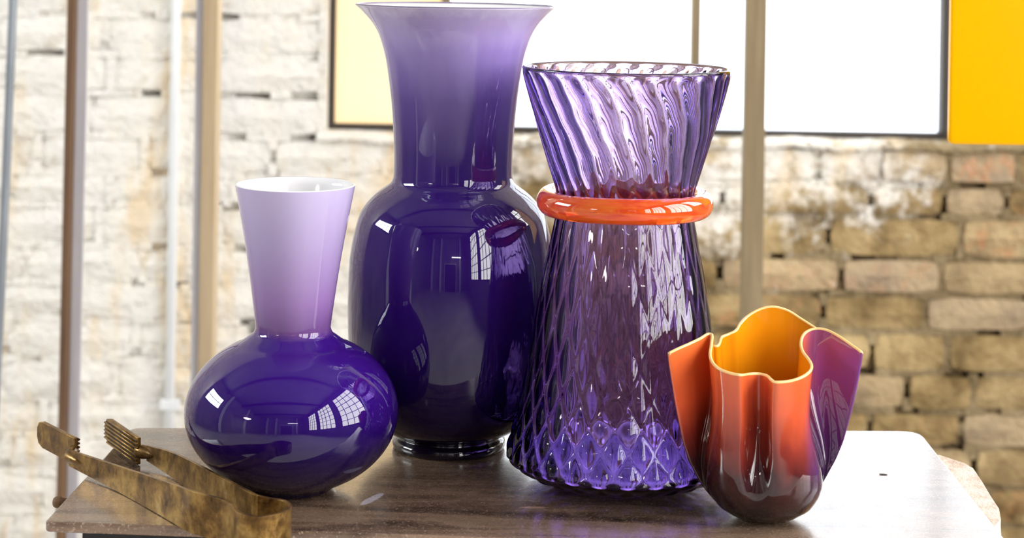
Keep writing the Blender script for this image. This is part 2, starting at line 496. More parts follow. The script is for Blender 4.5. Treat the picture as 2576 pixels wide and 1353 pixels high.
# ------------------------------------------------------------------ uprights, pipes and panel in front of the wall
def upright(px, py, Y, parts, label, cat, name, lean=0.0):
    p = at(px, py, Y)
    t = empty(name, (p.x, Y, 0)); tag(t, label, cat)
    t.rotation_euler = (0, lean, 0)
    for nm, mat, (x0, x1, y0, y1) in parts:
        bevel(MB().box(x0, x1, y0, y1, 0.004, ZC - .005).build(nm, mat, t), 0.0015)
    bevel(MB().box(-.05, .05, -.05, .05, 0.0, 0.004).build('foot_plate', M_rust, t), .001)
    return t
upright(1895, 400, 2.9, [('post', M_tan, (-.0165, .0165, -.015, .015))], 'weathered tan square post standing before the bright window', 'post', 'timber_post')
upright(528, 400, 2.9, [('post', M_tan2, (-.011, .0125, -.02, .02)), ('side_strip', M_grey, (-.0235, -.011, -.012, .02))],
        'tan post with grey left edge behind the lavender neck', 'post', 'timber_post')
upright(180, 600, 2.8, [('flange', M_rust, (-.0155, -.004, -.020, .012)), ('flange', M_grey, (-.004, .0135, -.004, .0)),],
        'narrow rust brown angle iron upright with lilac grey flange', 'upright', 'steel_upright', lean=0.006)

p0, p1 = at(31, 0, 2.7), at(0, 750, 2.7)
dx = (p0.x - p1.x) / (p0.z - p1.z)
pl = empty('leaning_pole', (p1.x - dx * p1.z - .012, 2.7, 0)); tag(pl, 'thin blue grey metal pole leaning at the left edge', 'pole')
pts = [(dx * z * (1 + .06 * math.sin(z * 2)) + .012 * math.sin(min(z, 1.0) * 1.57), 0, z) for z in np.linspace(0.0, 2.1, 24)]
MB().tube(pts, .0065, 12).build('shaft', M_pole, pl, True)
MB().tube([(pts[-1][0], 0, 2.095), (pts[-1][0], 0, 2.13)], .009, 12).build('tip', M_rust, pl, True)

p = at(437, 500, YW - .012)
cd = empty('wall_conduit', (p.x, YW - .016, 0)); tag(cd, 'slim chalky white pipe running up the whitewashed bricks', 'pipe')
MB().tube([(0, 0, 0.005), (0, 0, 1.2), (0.002, 0, 2.4), (0, 0, ZC - .005)], .0088, 14).build('pipe', M_conduit, cd, True)
for z in (.5, 1.62, 2.6, 3.6):
    bevel(MB().box(-.018, .018, -.010, .012, z - .01, z + .01).build('pipe_clip', M_conduit, cd), .002)

# amber panel at the upper right
mt, nt, bs = new_mat('amber_yellow_glass')
P(bs, color=(1.0, .60, .0), rough=.12, spec=.4)
tr = node(nt, 'ShaderNodeBsdfTranslucent'); tr.inputs['Color'].default_value = (1.0, .68, .0, 1)
mx = node(nt, 'ShaderNodeMixShader'); mx.inputs[0].default_value = .5
nt.links.new(bs.outputs[0], mx.inputs[1]); nt.links.new(tr.outputs[0], mx.inputs[2])
nt.links.new(mx.outputs[0], nt.nodes['Material Output'].inputs['Surface'])
M_amber = mt
YP = 1.95
c0 = at(2385, 300, YP); zb = at(2480, 363, YP).z
ap = empty('hanging_panel', (c0.x, YP, zb)); tag(ap, 'bright amber yellow sheet hanging at the upper right before the window', 'panel')
def round_rect(w, h, r, n=6):
    out = []
    for (cx, cz, a0) in ((w - r, r, -90), (w - r, h - r, 0), (r, h - r, 90), (r, r, 180)):
        for k in range(n + 1):
            a = math.radians(a0 + 90 * k / n); out.append((cx + r * math.cos(a), cz + r * math.sin(a)))
    return out
pp = round_rect(.30, .45, .006)
mb = MB().prism([(x + .004 * math.sin(z * 7) , z) for x, z in pp], -.006, .006)
o = mb.build('sheet', M_amber, ap); o.rotation_euler = (math.pi / 2, 0, 0); bevel(o, .003, 3)
for x in (.06, .24):
    MB().tube([(x, 0, .45), (x, 0, ZC - zb - .005)], .0025, 8).build('wire', M_darksteel, ap)

# ------------------------------------------------------------------ the bench
def slab_mat():
    mt, nt, bs = new_mat('worn_brown_slate')
    pos = coords(nt, 'Object')
    n1 = noise(nt, coords(nt, 'Object', (4, 34, 34)), 1.0, 6, .62, .8)
    n2 = noise(nt, pos, 60, 5, .7); n3 = noise(nt, pos, 420, 3, .6)
    c = ramp(nt, n1, [(.30, (.018, .011, .007)), (.42, (.11, .066, .042)), (.55, (.25, .162, .105)), (.75, (.12, .075, .048))])
    c = mixc(nt, mapr(nt, n2, .35, .75, 0, .35), c, (.31, .21, .145), 'MIX')
    c = mixc(nt, mapr(nt, n3, .56, .68, 0, .7), c, (.52, .39, .29))
    # smears of chalk and a clay rub mark lying on the slab
    ps = xyz(nt, pos)
    def smear(px, py, ang, a, b, col, c):
        g = ground(px, py)
        dx_ = mth(nt, 'SUBTRACT', ps[0], g.x); dy_ = mth(nt, 'SUBTRACT', ps[1], g.y)
        ca, sa = math.cos(ang), math.sin(ang)
        e1 = mth(nt, 'DIVIDE', mth(nt, 'ADD', mth(nt, 'MULTIPLY', dx_, ca), mth(nt, 'MULTIPLY', dy_, sa)), a)
        e2 = mth(nt, 'DIVIDE', mth(nt, 'SUBTRACT', mth(nt, 'MULTIPLY', dy_, ca), mth(nt, 'MULTIPLY', dx_, sa)), b)
        d = mth(nt, 'ADD', mth(nt, 'POWER', mth(nt, 'ABSOLUTE', e1), 2.0), mth(nt, 'POWER', mth(nt, 'ABSOLUTE', e2), 2.0))
        d = mth(nt, 'ADD', d, mth(nt, 'MULTIPLY', n2, .9))
        return mixc(nt, mapr(nt, d, 1.45, 1.1, 0, .8), c, col)
    c = smear(936, 1255, 1.15, .020, .0045, (.62, .58, .66), c)
    c = smear(1340, 1276, .02, .012, .003, (.55, .34, .24), c)
    nt.links.new(c, bs.inputs['Base Color'])
    r = mapr(nt, n2, .3, .8, .20, .34)
    nt.links.new(r, bs.inputs['Roughness'])
    P(bs, spec=.5, coat=.60, coat_rough=.14)
    bump(nt, bs, mth(nt, 'ADD', n3, mth(nt, 'MULTIPLY', n2, 1.5)), .16, .0006)
    return mt
M_slab = slab_mat()
bench = empty('work_bench', (0.02, 1.58, 0)); tag(bench, 'dark steel bench topped by a worn brown slate slab', 'bench')
bx, by = 0.02, 1.58
corners = [(-.3614, 1.4406), (.3935, 1.392), (.3996, 1.7627), (-.353, 1.729)]
def rounded(poly, rads, n=5):
    out = []
    for i, p in enumerate(poly):
        p = Vector(p); a = Vector(poly[i - 1]); b = Vector(poly[(i + 1) % len(poly)])
        d1 = (a - p).normalized(); d2 = (b - p).normalized(); r = rads[i]
        q0, q2 = p + d1 * r, p + d2 * r
        for k in range(n + 1):
            t = k / n; out.append(q0 * (1 - t) ** 2 + p * 2 * t * (1 - t) + q2 * t * t)
    return out
sp = rounded(corners, (.006, .01, .022, .012))
TH = .0085
# worn front edge: small chips
o = MB().prism([(q.x, q.y) for q in sp], -TH, 0).build('slate_top', M_slab, bench)
o.location = (-bx, -by, T)
bevel(o, .0018, 3)
for a in (0,):
    bevel(MB().box(-.335, .20, 1.455, 1.715, T - .045, T - TH).build('bearing_plate', M_darksteel, bench, loc=(-bx, -by, 0)), .002)
bevel(MB().box(-.33, .385, 1.43, 1.72, T - .065, T - .045).build('frame_plate', M_darksteel, bench, loc=(-bx, -by, 0)), .002)
for x in (-.31, .35):
    for y in (1.45, 1.69):
        bevel(MB().box(x - .015, x + .015, y - .015, y + .015, 0, T - .065).build('leg', M_darksteel, bench, loc=(-bx, -by, 0)), .002)
for y in (1.45, 1.69):
    bevel(MB().box(-.295, .335, y - .01, y + .01, .25, .28).build('stretcher', M_darksteel, bench, loc=(-bx, -by, 0)), .002)
bp = at(156, 1263, 1.52)
v, f = lathe(smooth_profile([(.001, -.0075), (.003, -.0072), (.0046, -.005), (.0046, -.001), (.0034, .001), (.003, .02)], 3), 20, True, True)
o = obj('bolt', v, f, M_rust, bench, True, (bp.x - bx, 1.52 - by, bp.z)); o.rotation_euler = (0, math.pi / 2, 0)
o['label'] = 'rusty round bolt head beside the left edge'

# rough firebrick under the right end of the slab
def stone_mat():
    mt, nt, bs = new_mat('pale_rough_firebrick')
    n = noise(nt, coords(nt), 40, 5, .7)
    nt.links.new(ramp(nt, n, [(.3, (.58, .43, .33)), (.5, (.82, .70, .60)), (.7, (.86, .80, .74))]), bs.inputs['Base Color'])
    P(bs, rough=.95, spec=.2); bump(nt, bs, noise(nt, coords(nt), 160, 4, .7), .8, .002)
    return mt
edge = [(2366, 1150), (2400, 1165), (2425, 1172), (2445, 1186), (2470, 1222), (2490, 1255), (2510, 1288), (2519, 1312)]
eg = [ground(a, b, T - TH - .003) for a, b in edge]
out = [(.205, 1.71)] + [(.40, 1.71)] + [(q.x, q.y) for q in eg] + [(.385, 1.462), (.205, 1.462)]
fb = MB()
nn = len(out)
lay = []
for li, z in enumerate((T - TH - .0005, T - TH - .008, T - TH - .020, T - TH - .030, T - .0449)):
    for k, (x, y) in enumerate(out):
        jit = random.uniform(-.002, .002) if 1 < k < nn - 2 else 0
        ins = (.0, -.0015, 0, -.003, -.006)[li] if 1 < k < nn - 2 else 0
        lay.append((x + jit + ins, y + (jit if 1 < k < nn - 2 else 0), z))
fc = [tuple(range(nn))[::-1], tuple(range(4 * nn, 5 * nn))]
for li in range(4):
    for k in range(nn):
        k2 = (k + 1) % nn; fc.append((li * nn + k, li * nn + k2, (li + 1) * nn + k2, (li + 1) * nn + k))
fs = obj('firebrick_slab', lay, fc, stone_mat())
tag(fs, 'pale rough firebrick slab jutting out under the right end of the slate', 'slab')

spg = ground(2222, 1194)
sp_ = MB().prism([(-.0035, -.0003), (-.001, -.0007), (.003, -.0002), (.0035, .0004), (.0005, .0006), (-.003, .0005)], 0, .0006)
o = sp_.build('splinter', simple('charred_splinter', (.02, .017, .015), rough=.8)); o.location = (spg.x, spg.y, T + .0002); o.rotation_euler = (0, 0, -.15)
tag(o, 'tiny dark splinter lying on the bright right side of the slate', 'splinter')

# ------------------------------------------------------------------ glass
def cased(name, stops, scale_z, rough=.02, coat=.15, streak=0.0):
    """opaque white-cased glass: the violet layer thins out towards the rim; lowest stops paint in underside shade"""
    mt, nt, bs = new_mat(name)
    z = xyz(nt, coords(nt))[2]
    t = mth(nt, 'DIVIDE', z, scale_z)
    if streak:
        t = mth(nt, 'ADD', t, mth(nt, 'MULTIPLY', mth(nt, 'SUBTRACT', noise(nt, coords(nt, 'Object', (90, 90, 3)), 1.0, 3), .5), streak))
    nt.links.new(ramp(nt, t, stops), bs.inputs['Base Color'])
    P(bs, rough=rough, ior=1.52, spec=.5, coat=coat, coat_rough=0.0)
    return mt
M_white = simple('white_opal_glass', (.90, .89, .90), rough=.12, sss=0.0)
M_blackglass = simple('deep_violet_clear_glass', (.006, .003, .012), rough=.02, coat=.5)

def zof(y, Y, u=0): return H - (y - HY - u * sn) * Y / F
# tall trumpet-neck vase
Y1 = 1.68
g = Vector((at(1129, 1124, Y1).x, Y1, T + .0003))
tall_px = [(1089, 126), (1083, 143), (1070, 170), (1048, 200), (1012, 226), (965, 244), (910, 252), (850, 256.5), (780, 259), (700, 258.5), (650, 256), (603, 249), (553, 237), (528, 226),
           (505, 209), (486, 189), (472, 170), (462, 157), (450, 151), (430, 149), (377, 149.5), (301, 154), (226, 162), (150, 174), (100, 188), (72, 201), (50, 217), (30, 236), (16, 252)]
tp = [(h * Y1 / F, zof(y, Y1, -150)) for y, h in tall_px]
ztop = tp[-1][1]
tv = empty('tall_vase', g); tag(tv, 'tallest deep violet cased glass vase with flared white-lined trumpet neck', 'vase')
zz = lambda y: zof(y, Y1, -150) / ztop
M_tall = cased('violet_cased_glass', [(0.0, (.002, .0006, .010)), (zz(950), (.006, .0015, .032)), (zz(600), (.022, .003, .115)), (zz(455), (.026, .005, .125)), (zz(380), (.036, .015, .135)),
               (zz(250), (.095, .056, .23)), (zz(120), (.24, .175, .42)), (zz(40), (.42, .34, .58)), (1.0, (.58, .51, .70))], ztop, streak=.03)  # lowest stops put the dark shade above the foot into the colour
prof = smooth_profile(tp, 6)
prof = [(r, z) for r, z in prof]
v, f = lathe(prof, 160, True)
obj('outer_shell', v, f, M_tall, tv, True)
th = .0028
lin = [(r, z) for r, z in prof if z > zof(470, Y1)]
liner = [(r - .0004, z + .0006) for r, z in lin[-1:]] + [(r - th, z) for r, z in lin[::-1][1:]]
liner += [(max(r - .005, .02), z) for r, z in smooth_profile(tp, 2)[::-1] if .02 < z < zof(470, Y1)]
v, f = lathe([(lin[-1][0], lin[-1][1])] + liner, 160, False, True)
obj('inner_lining', v, f, M_white, tv, True)
rimr, rimz = lin[-1]
v, f = lathe([(rimr - .0008 + .0009 * math.cos(a), rimz + .0006 + .0009 * math.sin(a)) for a in np.linspace(0, 2 * math.pi, 9)], 160)
obj('rim', v, f, simple('grey_violet_rim', (.24, .20, .30), rough=.05), tv, True)
s1 = Y1 / F
zf = zof(1089, Y1, -150)
fp = smooth_profile([(120 * s1, .0), (137 * s1, .0004), (142 * s1, .004), (140 * s1, zf * .62), (131 * s1, zf * .86), (127 * s1, zf + .0005), (100 * s1, zf + .001)], 5)
v, f = lathe(fp, 128, True, True)
obj('foot_disc', v, f, M_blackglass, tv, True)

# small round vase
Y2 = 1.54
g = Vector((at(731, 1240, Y2).x, Y2, T))
sv_ = empty('bulb_vase', g); tag(sv_, 'short violet vase with round squat body and lavender cone neck', 'vase')
a_, c_, zc_ = 267.5 * Y2 / F, .0665, .0655
pr = [(.028, .0005), (.034, .0008)]
for k in range(0, 33):
    th_ = math.radians(-64 + k * (64 + 64.5) / 32)
    pr.append((a_ * math.cos(th_), zc_ + c_ * math.sin(th_)))
zn = zof(833, Y2, -555)
pr = [p for p in pr if not (p[1] > zc_ and p[0] < .0405)]
bulb = smooth_profile(pr + [(.0365, zn - .0035), (.0330, zn - .0005), (.0314, zn + .004)], 3)
ztop2 = zof(464, Y2, -545)
rr = 150.5 * Y2 / F
neck = [(.0314 + (rr - .0314) * t - .0012 * math.sin(t * math.pi), zn + .004 + (ztop2 - zn - .004) * t) for t in np.linspace(0, 1, 24)][1:]
prof = [tuple(p) for p in bulb] + neck
q = lambda z: z / ztop2
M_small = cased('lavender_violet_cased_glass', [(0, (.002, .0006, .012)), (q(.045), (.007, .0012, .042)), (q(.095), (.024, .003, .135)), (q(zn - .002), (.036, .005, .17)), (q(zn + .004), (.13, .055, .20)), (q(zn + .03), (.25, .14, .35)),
                (q(zn + .075), (.36, .28, .49)), (1.0, (.48, .41, .62))], ztop2, streak=.02)  # bulb bottom painted near-black, standing in for its shaded underside
v, f = lathe(prof, 160, True)
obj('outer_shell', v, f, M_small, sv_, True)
il = [(neck[-1][0], neck[-1][1])] + [(neck[-1][0] - .0006, neck[-1][1] + .0007), (neck[-1][0] - .0022, neck[-1][1] + .0004)] + [(r - .0026, z) for r, z in neck[::-1][1:]] + [(.0275, zn - .002), (.05, zn - .03), (.07, .07), (.05, .02), (.01, .008)]
v, f = lathe(il, 160, False, True)
obj('inner_lining', v, f, M_white, sv_, True)

# purple optic vase with an orange collar
Y3 = 1.578
g = Vector((at(1561, 1190, Y3).x, Y3, T + .0003))
ov = empty('optic_vase', g); tag(ov, 'transparent purple diamond-patterned vase pinched by an orange glass collar', 'vase')
s3 = Y3 / F
opx = [(1150, 285), (1135, 287), (1110, 281), (1062, 268), (990, 253), (893, 234), (845, 227), (796, 219.5), (700, 204), (600, 184), (548, 174), (505, 170), (470, 176), (450, 181), (411, 193), (322, 221), (233, 246.5), (173, 263.5)]
op = [(.052, 0.0), (.056, .0012), (.066, .005), (.082, .0095)] + [(h * s3, zof(y, Y3, 280)) for y, h in opx]
op[4] = (op[4][0], max(op[4][1], .0125))
prof = smooth_profile(op, 12)
# even spacing along the profile
arc = [0.0]
for i in range(1, len(prof)): arc.append(arc[-1] + float(np.hypot(*(np.array(prof[i]) - np.array(prof[i - 1])))))
NP = 230
ss = np.linspace(0, arc[-1], NP)
pr_ = np.interp(ss, arc, [p[0] for p in prof]); pz_ = np.interp(ss, arc, [p[1] for p in prof])
NA = 26 * 14
NL = 26
zr = zof(505, Y3, 280)
ztop3 = pz_[-1]
def pitch(z):           # height of one diamond
    return .030 + .055 * min(max((z - .02) / .2, 0), 1)
gz = [0.0]
for i in range(1, NP): gz.append(gz[-1] + (ss[i] - ss[i - 1]) / pitch(pz_[i]))
def sstep(a, b, x):
    t = min(max((x - a) / (b - a), 0), 1); return t * t * (3 - 2 * t)
verts = []; faces = []
ang = np.arange(NA) * 2 * math.pi / NA
for i in range(NP):
    z = pz_[i]
    amp = .0030 * sstep(.0, .012, ss[i]) * (1 - .72 * sstep(.035, .11, z) * (1 - sstep(zr, zr + .02, z)) - .35 * sstep(zr, zr + .02, z))
    amp *= 1 - .85 * math.exp(-((z - zr) / .013) ** 2)
    up = sstep(zr - .005, zr + .01, z)
    ph1 = NL * ang + 2 * math.pi * gz[i]; ph2 = NL * ang - 2 * math.pi * gz[i]
    a1 = np.sqrt(np.sin(ph1 / 2) ** 2 + .01); a2 = np.sqrt(np.sin(ph2 / 2) ** 2 + .01)
    tw = NL * ang + 2 * math.pi * (z - zr) / .11 * (1 + .7 * (z - zr) / .11)
    tw = tw + up * (.40 * np.sin(2 * math.pi * z / .050 + 3 * ang) + .14 * np.sin(2 * math.pi * z / .023 - 7 * ang))
    rib = np.sqrt(np.sin(tw / 2) ** 2 + .008)
    h = (1 - up) * (a1 * a2 - .55) + up * (rib - .6) * 1.45
    rim_fade = 1 - sstep(ztop3 - .007, ztop3 - .0005, z)
    r = pr_[i] + amp * h * rim_fade
    for k in range(NA): verts.append((r[k] * math.cos(ang[k]), r[k] * math.sin(ang[k]), z))
no = NP
# inner wall
inner = []
for i in range(NP - 1, -1, -1):
    z = pz_[i]
    if z < .019: break
    t = .0034 + .0044 * (1 - sstep(.04, zr + .04, z))
    if i == NP - 1:      # rounded lip
        inner += [(pr_[i] - .0006, z + .0010), (pr_[i] - .0017, z + .0014), (pr_[i] - .0028, z + .0010)]
    inner.append((pr_[i] - t, z))
r0 = inner[-1][0]
for t in (.93, .80, .6, .4, .2, .06): inner.append((r0 * t, .0165 + .0025 * (t ** 4)))
for (r, z) in inner:
    up = sstep(zr - .005, zr + .01, z)
    gi = float(np.interp(z, pz_[20:], gz[20:]))
    amp = .0010 * sstep(.02, .03, z)
    tw = NL * ang + 2 * math.pi * (z - zr) / .11 * (1 + .7 * (z - zr) / .11)
    h = (1 - up) * (np.abs(np.sin((NL * ang + 2 * math.pi * gi) / 2)) * np.abs(np.sin((NL * ang - 2 * math.pi * gi) / 2)) - .5) + up * (.5 * np.cos(tw)) * .5
    amp *= 1 - sstep(ztop3 - .007, ztop3 - .0005, z)
    rr_ = r + amp * h
    for k in range(NA): verts.append((rr_[k] * math.cos(ang[k]), rr_[k] * math.sin(ang[k]), z))
nt_ = NP + len(inner)
for i in range(nt_ - 1):
    for k in range(NA):
        k2 = (k + 1) % NA; faces.append((i * NA + k, i * NA + k2, (i + 1) * NA + k2, (i + 1) * NA + k))
faces.append(tuple(range(NA))[::-1]); faces.append(tuple(range((nt_ - 1) * NA, nt_ * NA)))
mt, nt, bs = new_mat('transparent_purple_glass')
P(bs, color=(1, 1, 1), rough=0.0, ior=1.5, trans=1.0)
va = node(nt, 'ShaderNodeVolumeAbsorption'); va.inputs['Color'].default_value = (.40, .17, .74, 1); va.inputs['Density'].default_value = 205
nt.links.new(va.outputs[0], nt.nodes['Material Output'].inputs['Volume'])
obj('body', verts, faces, mt, ov, True)
# collar
R0, ra, rb = .0674, .0088, .0108
seg, sub = 128, 28
v = []; f = []
for i in range(seg):
    a = 2 * math.pi * i / seg
    for k in range(sub):
        b = 2 * math.pi * k / sub
        rr2 = R0 + ra * math.cos(b)
        v.append((rr2 * math.cos(a), rr2 * math.sin(a), zr - .001 + rb * math.sin(b) + .0004 * math.sin(3 * a)))
        i2, k2 = (i + 1) % seg, (k + 1) % sub
        f.append((i * sub + k, i2 * sub + k, i2 * sub + k2, i * sub + k2))
mt, nt, bs = new_mat('orange_red_glass')
P(bs, rough=.03, ior=1.5, trans=.45, coat=.6)
nn_ = noise(nt, coords(nt, 'Object', (25, 25, 160)), 1.0, 4, .6, 1.0)
nt.links.new(ramp(nt, nn_, [(.3, (.80, .045, .01)), (.5, (1.0, .13, .012)), (.7, (1.0, .22, .03))]), bs.inputs['Base Color'])
o = obj('collar', v, f, mt, ov, True); o['label'] = 'orange red glass ring around the waist'

# ------------------------------------------------------------------ handkerchief vase
Y4 = 1.482
c4 = ground(1922, 1302)
fz = empty('handkerchief_vase', c4); tag(fz, 'folded handkerchief vase, amber yellow inside, coral to purple outside', 'vase')
rim_px = [(1680, 893, -.014), (1706, 880, -.010), (1738, 866, -.002), (1765, 853, .008), (1781, 843, .014), (1788, 846, .013), (1786, 868, .002), (1783, 895, -.014), (1790, 915, -.026), (1808, 931, -.036), (1838, 942, -.043), (1862, 946, -.046),
          (1874, 945, -.040), (1888, 943, -.028), (1908, 943, -.023), (1926, 947, -.029), (1937, 957, -.045), (1950, 964, -.052), (1985, 962, -.050), (2018, 952, -.044), (2040, 937, -.034), (2045, 921, -.024),
          (2037, 905, -.014), (2024, 888, -.004), (2018, 868, .006), (2022, 848, .014), (2034, 835, .019), (2054, 829, .021), (2080, 833, .018), (2110, 849, .010), (2142, 871, .001), (2170, 890, -.006),
          (2160, 882, .008), (2130, 866, .026), (2090, 848, .044), (2052, 826, .056), (2015, 803, .062), (1980, 782, .065), (1942, 773, .065), (1908, 780, .063), (1878, 797, .058), (1858, 817, .050), (1848, 833, .043),
          (1830, 842, .040), (1812, 850, .034), (1806, 866, .024), (1800, 872, .020), (1793, 866, .024), (1788, 856, .034), (1765, 862, .032), (1730, 872, .018), (1698, 887, -.002)]
rim = []
for (a, b, d) in rim_px:
    p = at(a, b, c4.y + d); rim.append(np.array((p.x - c4.x, p.y - c4.y, p.z - T)))
def closed_cr(Pn, n):
    out = []
    L = len(Pn)
    for i in range(L):
        p0, p1, p2, p3 = Pn[i - 1], Pn[i], Pn[(i + 1) % L], Pn[(i + 2) % L]
        for k in range(n):
            t = k / n
            out.append(.5 * ((2 * p1) + (-p0 + p2) * t + (2 * p0 - 5 * p1 + 4 * p2 - p3) * t * t + (-p0 + 3 * p1 - 3 * p2 + p3) * t ** 3))
    return out
rimc = np.array(closed_cr(rim, 5))
NS = len(rimc)
# monotone angle for every rim station (folds share the angle of their neighbours)
raw = np.unwrap(np.arctan2(rimc[:, 1], rimc[:, 0]))
seglen = np.linalg.norm(np.roll(rimc, -1, 0) - rimc, axis=1)
lin_ = raw[0] + np.concatenate([[0], np.cumsum(seglen)[:-1]]) / seglen.sum() * 2 * math.pi
mono = (np.maximum.accumulate(raw) + np.minimum.accumulate(raw[::-1])[::-1]) / 2
mix = .85 * mono + .15 * lin_
for _ in range(120):
    mix = np.concatenate([[mix[-1] - 2 * math.pi], mix, [mix[0] + 2 * math.pi]])
    mix = (mix[:-2] + 2 * mix[1:-1] + mix[2:]) / 4
NT = 46
ENV_Z = [0, .003, .0096, .020, .029, .045, .061, .0934, .128, .17]
ENV_R = [.018, .027, .0375, .0468, .0533, .0612, .0665, .0730, .0790, .083]
def fz_surface(off):
    """rows from the base to the rim: a rounded bowl that turns into the folded square"""
    V = np.zeros((NT + 1, NS, 3))
    for i in range(NT + 1):
        t = i / NT
        w = sstep(.10, .86, t)
        zt = t ** 1.35
        for s in range(NS):
            z = rimc[s, 2] * zt
            env = float(np.interp(z, ENV_Z, ENV_R))
            top = float(np.interp(rimc[s, 2], ENV_Z, ENV_R))
            cxy = np.array((math.cos(mix[s]), .90 * math.sin(mix[s])))
            xy = cxy * (1 - w) + rimc[s, :2] / top * w
            V[i, s] = (xy[0] * env, xy[1] * env, z)
    return V
V0 = fz_surface(0)
def grid_normals(V):
    du = np.roll(V, -1, 1) - np.roll(V, 1, 1)
    dv = np.gradient(V, axis=0)
    nrm = np.cross(du, dv); nrm /= np.linalg.norm(nrm, axis=2, keepdims=True) + 1e-9
    for _ in range(2):
        nrm = (np.roll(nrm, 1, 1) + 2 * nrm + np.roll(nrm, -1, 1)) / 4
    return nrm / (np.linalg.norm(nrm, axis=2, keepdims=True) + 1e-9)
Nn = grid_normals(V0)
def grid_faces(nr, ns, flip=False):
    f = []
    for i in range(nr - 1):
        for s in range(ns):
            s2 = (s + 1) % ns
            q_ = (i * ns + s, i * ns + s2, (i + 1) * ns + s2, (i + 1) * ns + s)
            f.append(q_[::-1] if flip else q_)
    return f
mt, nt, bs = new_mat('coral_to_purple_cased_glass')
xy_ = xyz(nt, coords(nt))
wob = mth(nt, 'MULTIPLY', mth(nt, 'SUBTRACT', noise(nt, coords(nt, 'Object', (30, 30, 12)), 1.0, 3), .5), .05)
zt_ = mth(nt, 'ADD', xy_[2], wob)
xt_ = mth(nt, 'ADD', xy_[0], mth(nt, 'MULTIPLY', wob, .6))
cl = ramp(nt, mth(nt, 'DIVIDE', zt_, .16), [(.05, (.012, .005, .007)), (.28, (.060, .010, .012)), (.45, (.30, .035, .020)), (.62, (.72, .11, .035)), (.85, (.80, .17, .04))])
cr = ramp(nt, mth(nt, 'DIVIDE', zt_, .16), [(.05, (.010, .006, .012)), (.25, (.045, .014, .06)), (.45, (.17, .04, .22)), (.7, (.27, .07, .34)), (.9, (.33, .07, .20))])
nt.links.new(mixc(nt, mapr(nt, xt_, .026, .044), cl, cr), bs.inputs['Base Color'])
P(bs, rough=.03, ior=1.52, coat=1.0, coat_rough=0.0)
tr = node(nt, 'ShaderNodeBsdfTranslucent')
nt.links.new(bs.inputs['Base Color'].links[0].from_socket, tr.inputs['Color'])
mx = node(nt, 'ShaderNodeMixShader'); mx.inputs[0].default_value = .20
nt.links.new(bs.outputs[0], mx.inputs[1]); nt.links.new(tr.outputs[0], mx.inputs[2])
nt.links.new(mx.outputs[0], nt.nodes['Material Output'].inputs['Surface'])
M_fz_out = mt
mt, nt, bs = new_mat('amber_opal_lining')
P(bs, color=(1.0, .42, .008), rough=.10, spec=.4)
tr = node(nt, 'ShaderNodeBsdfTranslucent'); tr.inputs['Color'].default_value = (1.0, .42, .01, 1)
mx = node(nt, 'ShaderNodeMixShader'); mx.inputs[0].default_value = .45
nt.links.new(bs.outputs[0], mx.inputs[1]); nt.links.new(tr.outputs[0], mx.inputs[2])
nt.links.new(mx.outputs[0], nt.nodes['Material Output'].inputs['Surface'])
M_fz_in = mt
cap = [tuple(range(NS))[::-1]]
V0f = V0.reshape(-1, 3)
V0f = V0f + np.array((0, 0, .0004))
obj('outer_shell', V0f.tolist(), grid_faces(NT + 1, NS) + cap, M_fz_out, fz, True)
V1 = (V0 - Nn * .0022)
for i in range(NT + 1):       # thick solid base: the lining keeps clear of the outer wall low down
    k = 1 - sstep(.18, .34, i / NT)
    V1[i, :, :2] = V1[i, :, :2] * (1 - k) + V0[i, :, :2] * .93 * k
    V1[i, :, 2] = V1[i, :, 2] * (1 - k) + (V0[i, :, 2] * .93 + .004) * k
obj('inner_lining', (V1[3:].reshape(-1, 3)).tolist(), grid_faces(NT - 2, NS, True) + [tuple(range(NS))], M_fz_in, fz, True)
lipc = (V0[-1] + V1[-1]) / 2 + np.array((0, 0, .0004))
sub = 8
v = []; f = []
for s in range(NS):
    tan = lipc[(s + 1) % NS] - lipc[s - 1]; tan /= np.linalg.norm(tan)
    e1 = np.cross(tan, (0, 0, 1.0)); e1 /= np.linalg.norm(e1); e2 = np.cross(e1, tan)
    for k in range(sub):
        b = 2 * math.pi * k / sub
        v.append(lipc[s] + .0013 * (e1 * math.cos(b) + e2 * math.sin(b)))
        s2, k2 = (s + 1) % NS, (k + 1) % sub
        f.append((s * sub + k, s * sub + k2, s2 * sub + k2, s2 * sub + k))
obj('rim_lip', v, f, simple('cream_amber_lip', (.95, .62, .25), rough=.12), fz, True)

# ------------------------------------------------------------------ bronze tongs
mt, nt, bs = new_mat('aged_bronze')
n1 = noise(nt, coords(nt), 40, 6, .72, .3); n2 = noise(nt, coords(nt), 150, 4, .7)
c = ramp(nt, n1, [(.32, (.045, .024, .008)), (.46, (.19, .10, .026)), (.60, (.40, .24, .065)), (.76, (.52, .40, .24))])
c = mixc(nt, mapr(nt, n2, .55, .75, 0, .6), c, (.10, .065, .035))
nt.links.new(c, bs.inputs['Base Color'])
P(bs, metal=.7)
nt.links.new(mapr(nt, n1, .3, .8, .28, .48), bs.inputs['Roughness'])
bump(nt, bs, mth(nt, 'ADD', n1, n2), .25, .0006)
M_bronze = mt
M_groove = simple('dark_bronze_groove', (.035, .020, .010), rough=.6, metal=.4)
def plan(px, py, z): return ground(px, py, T + z)
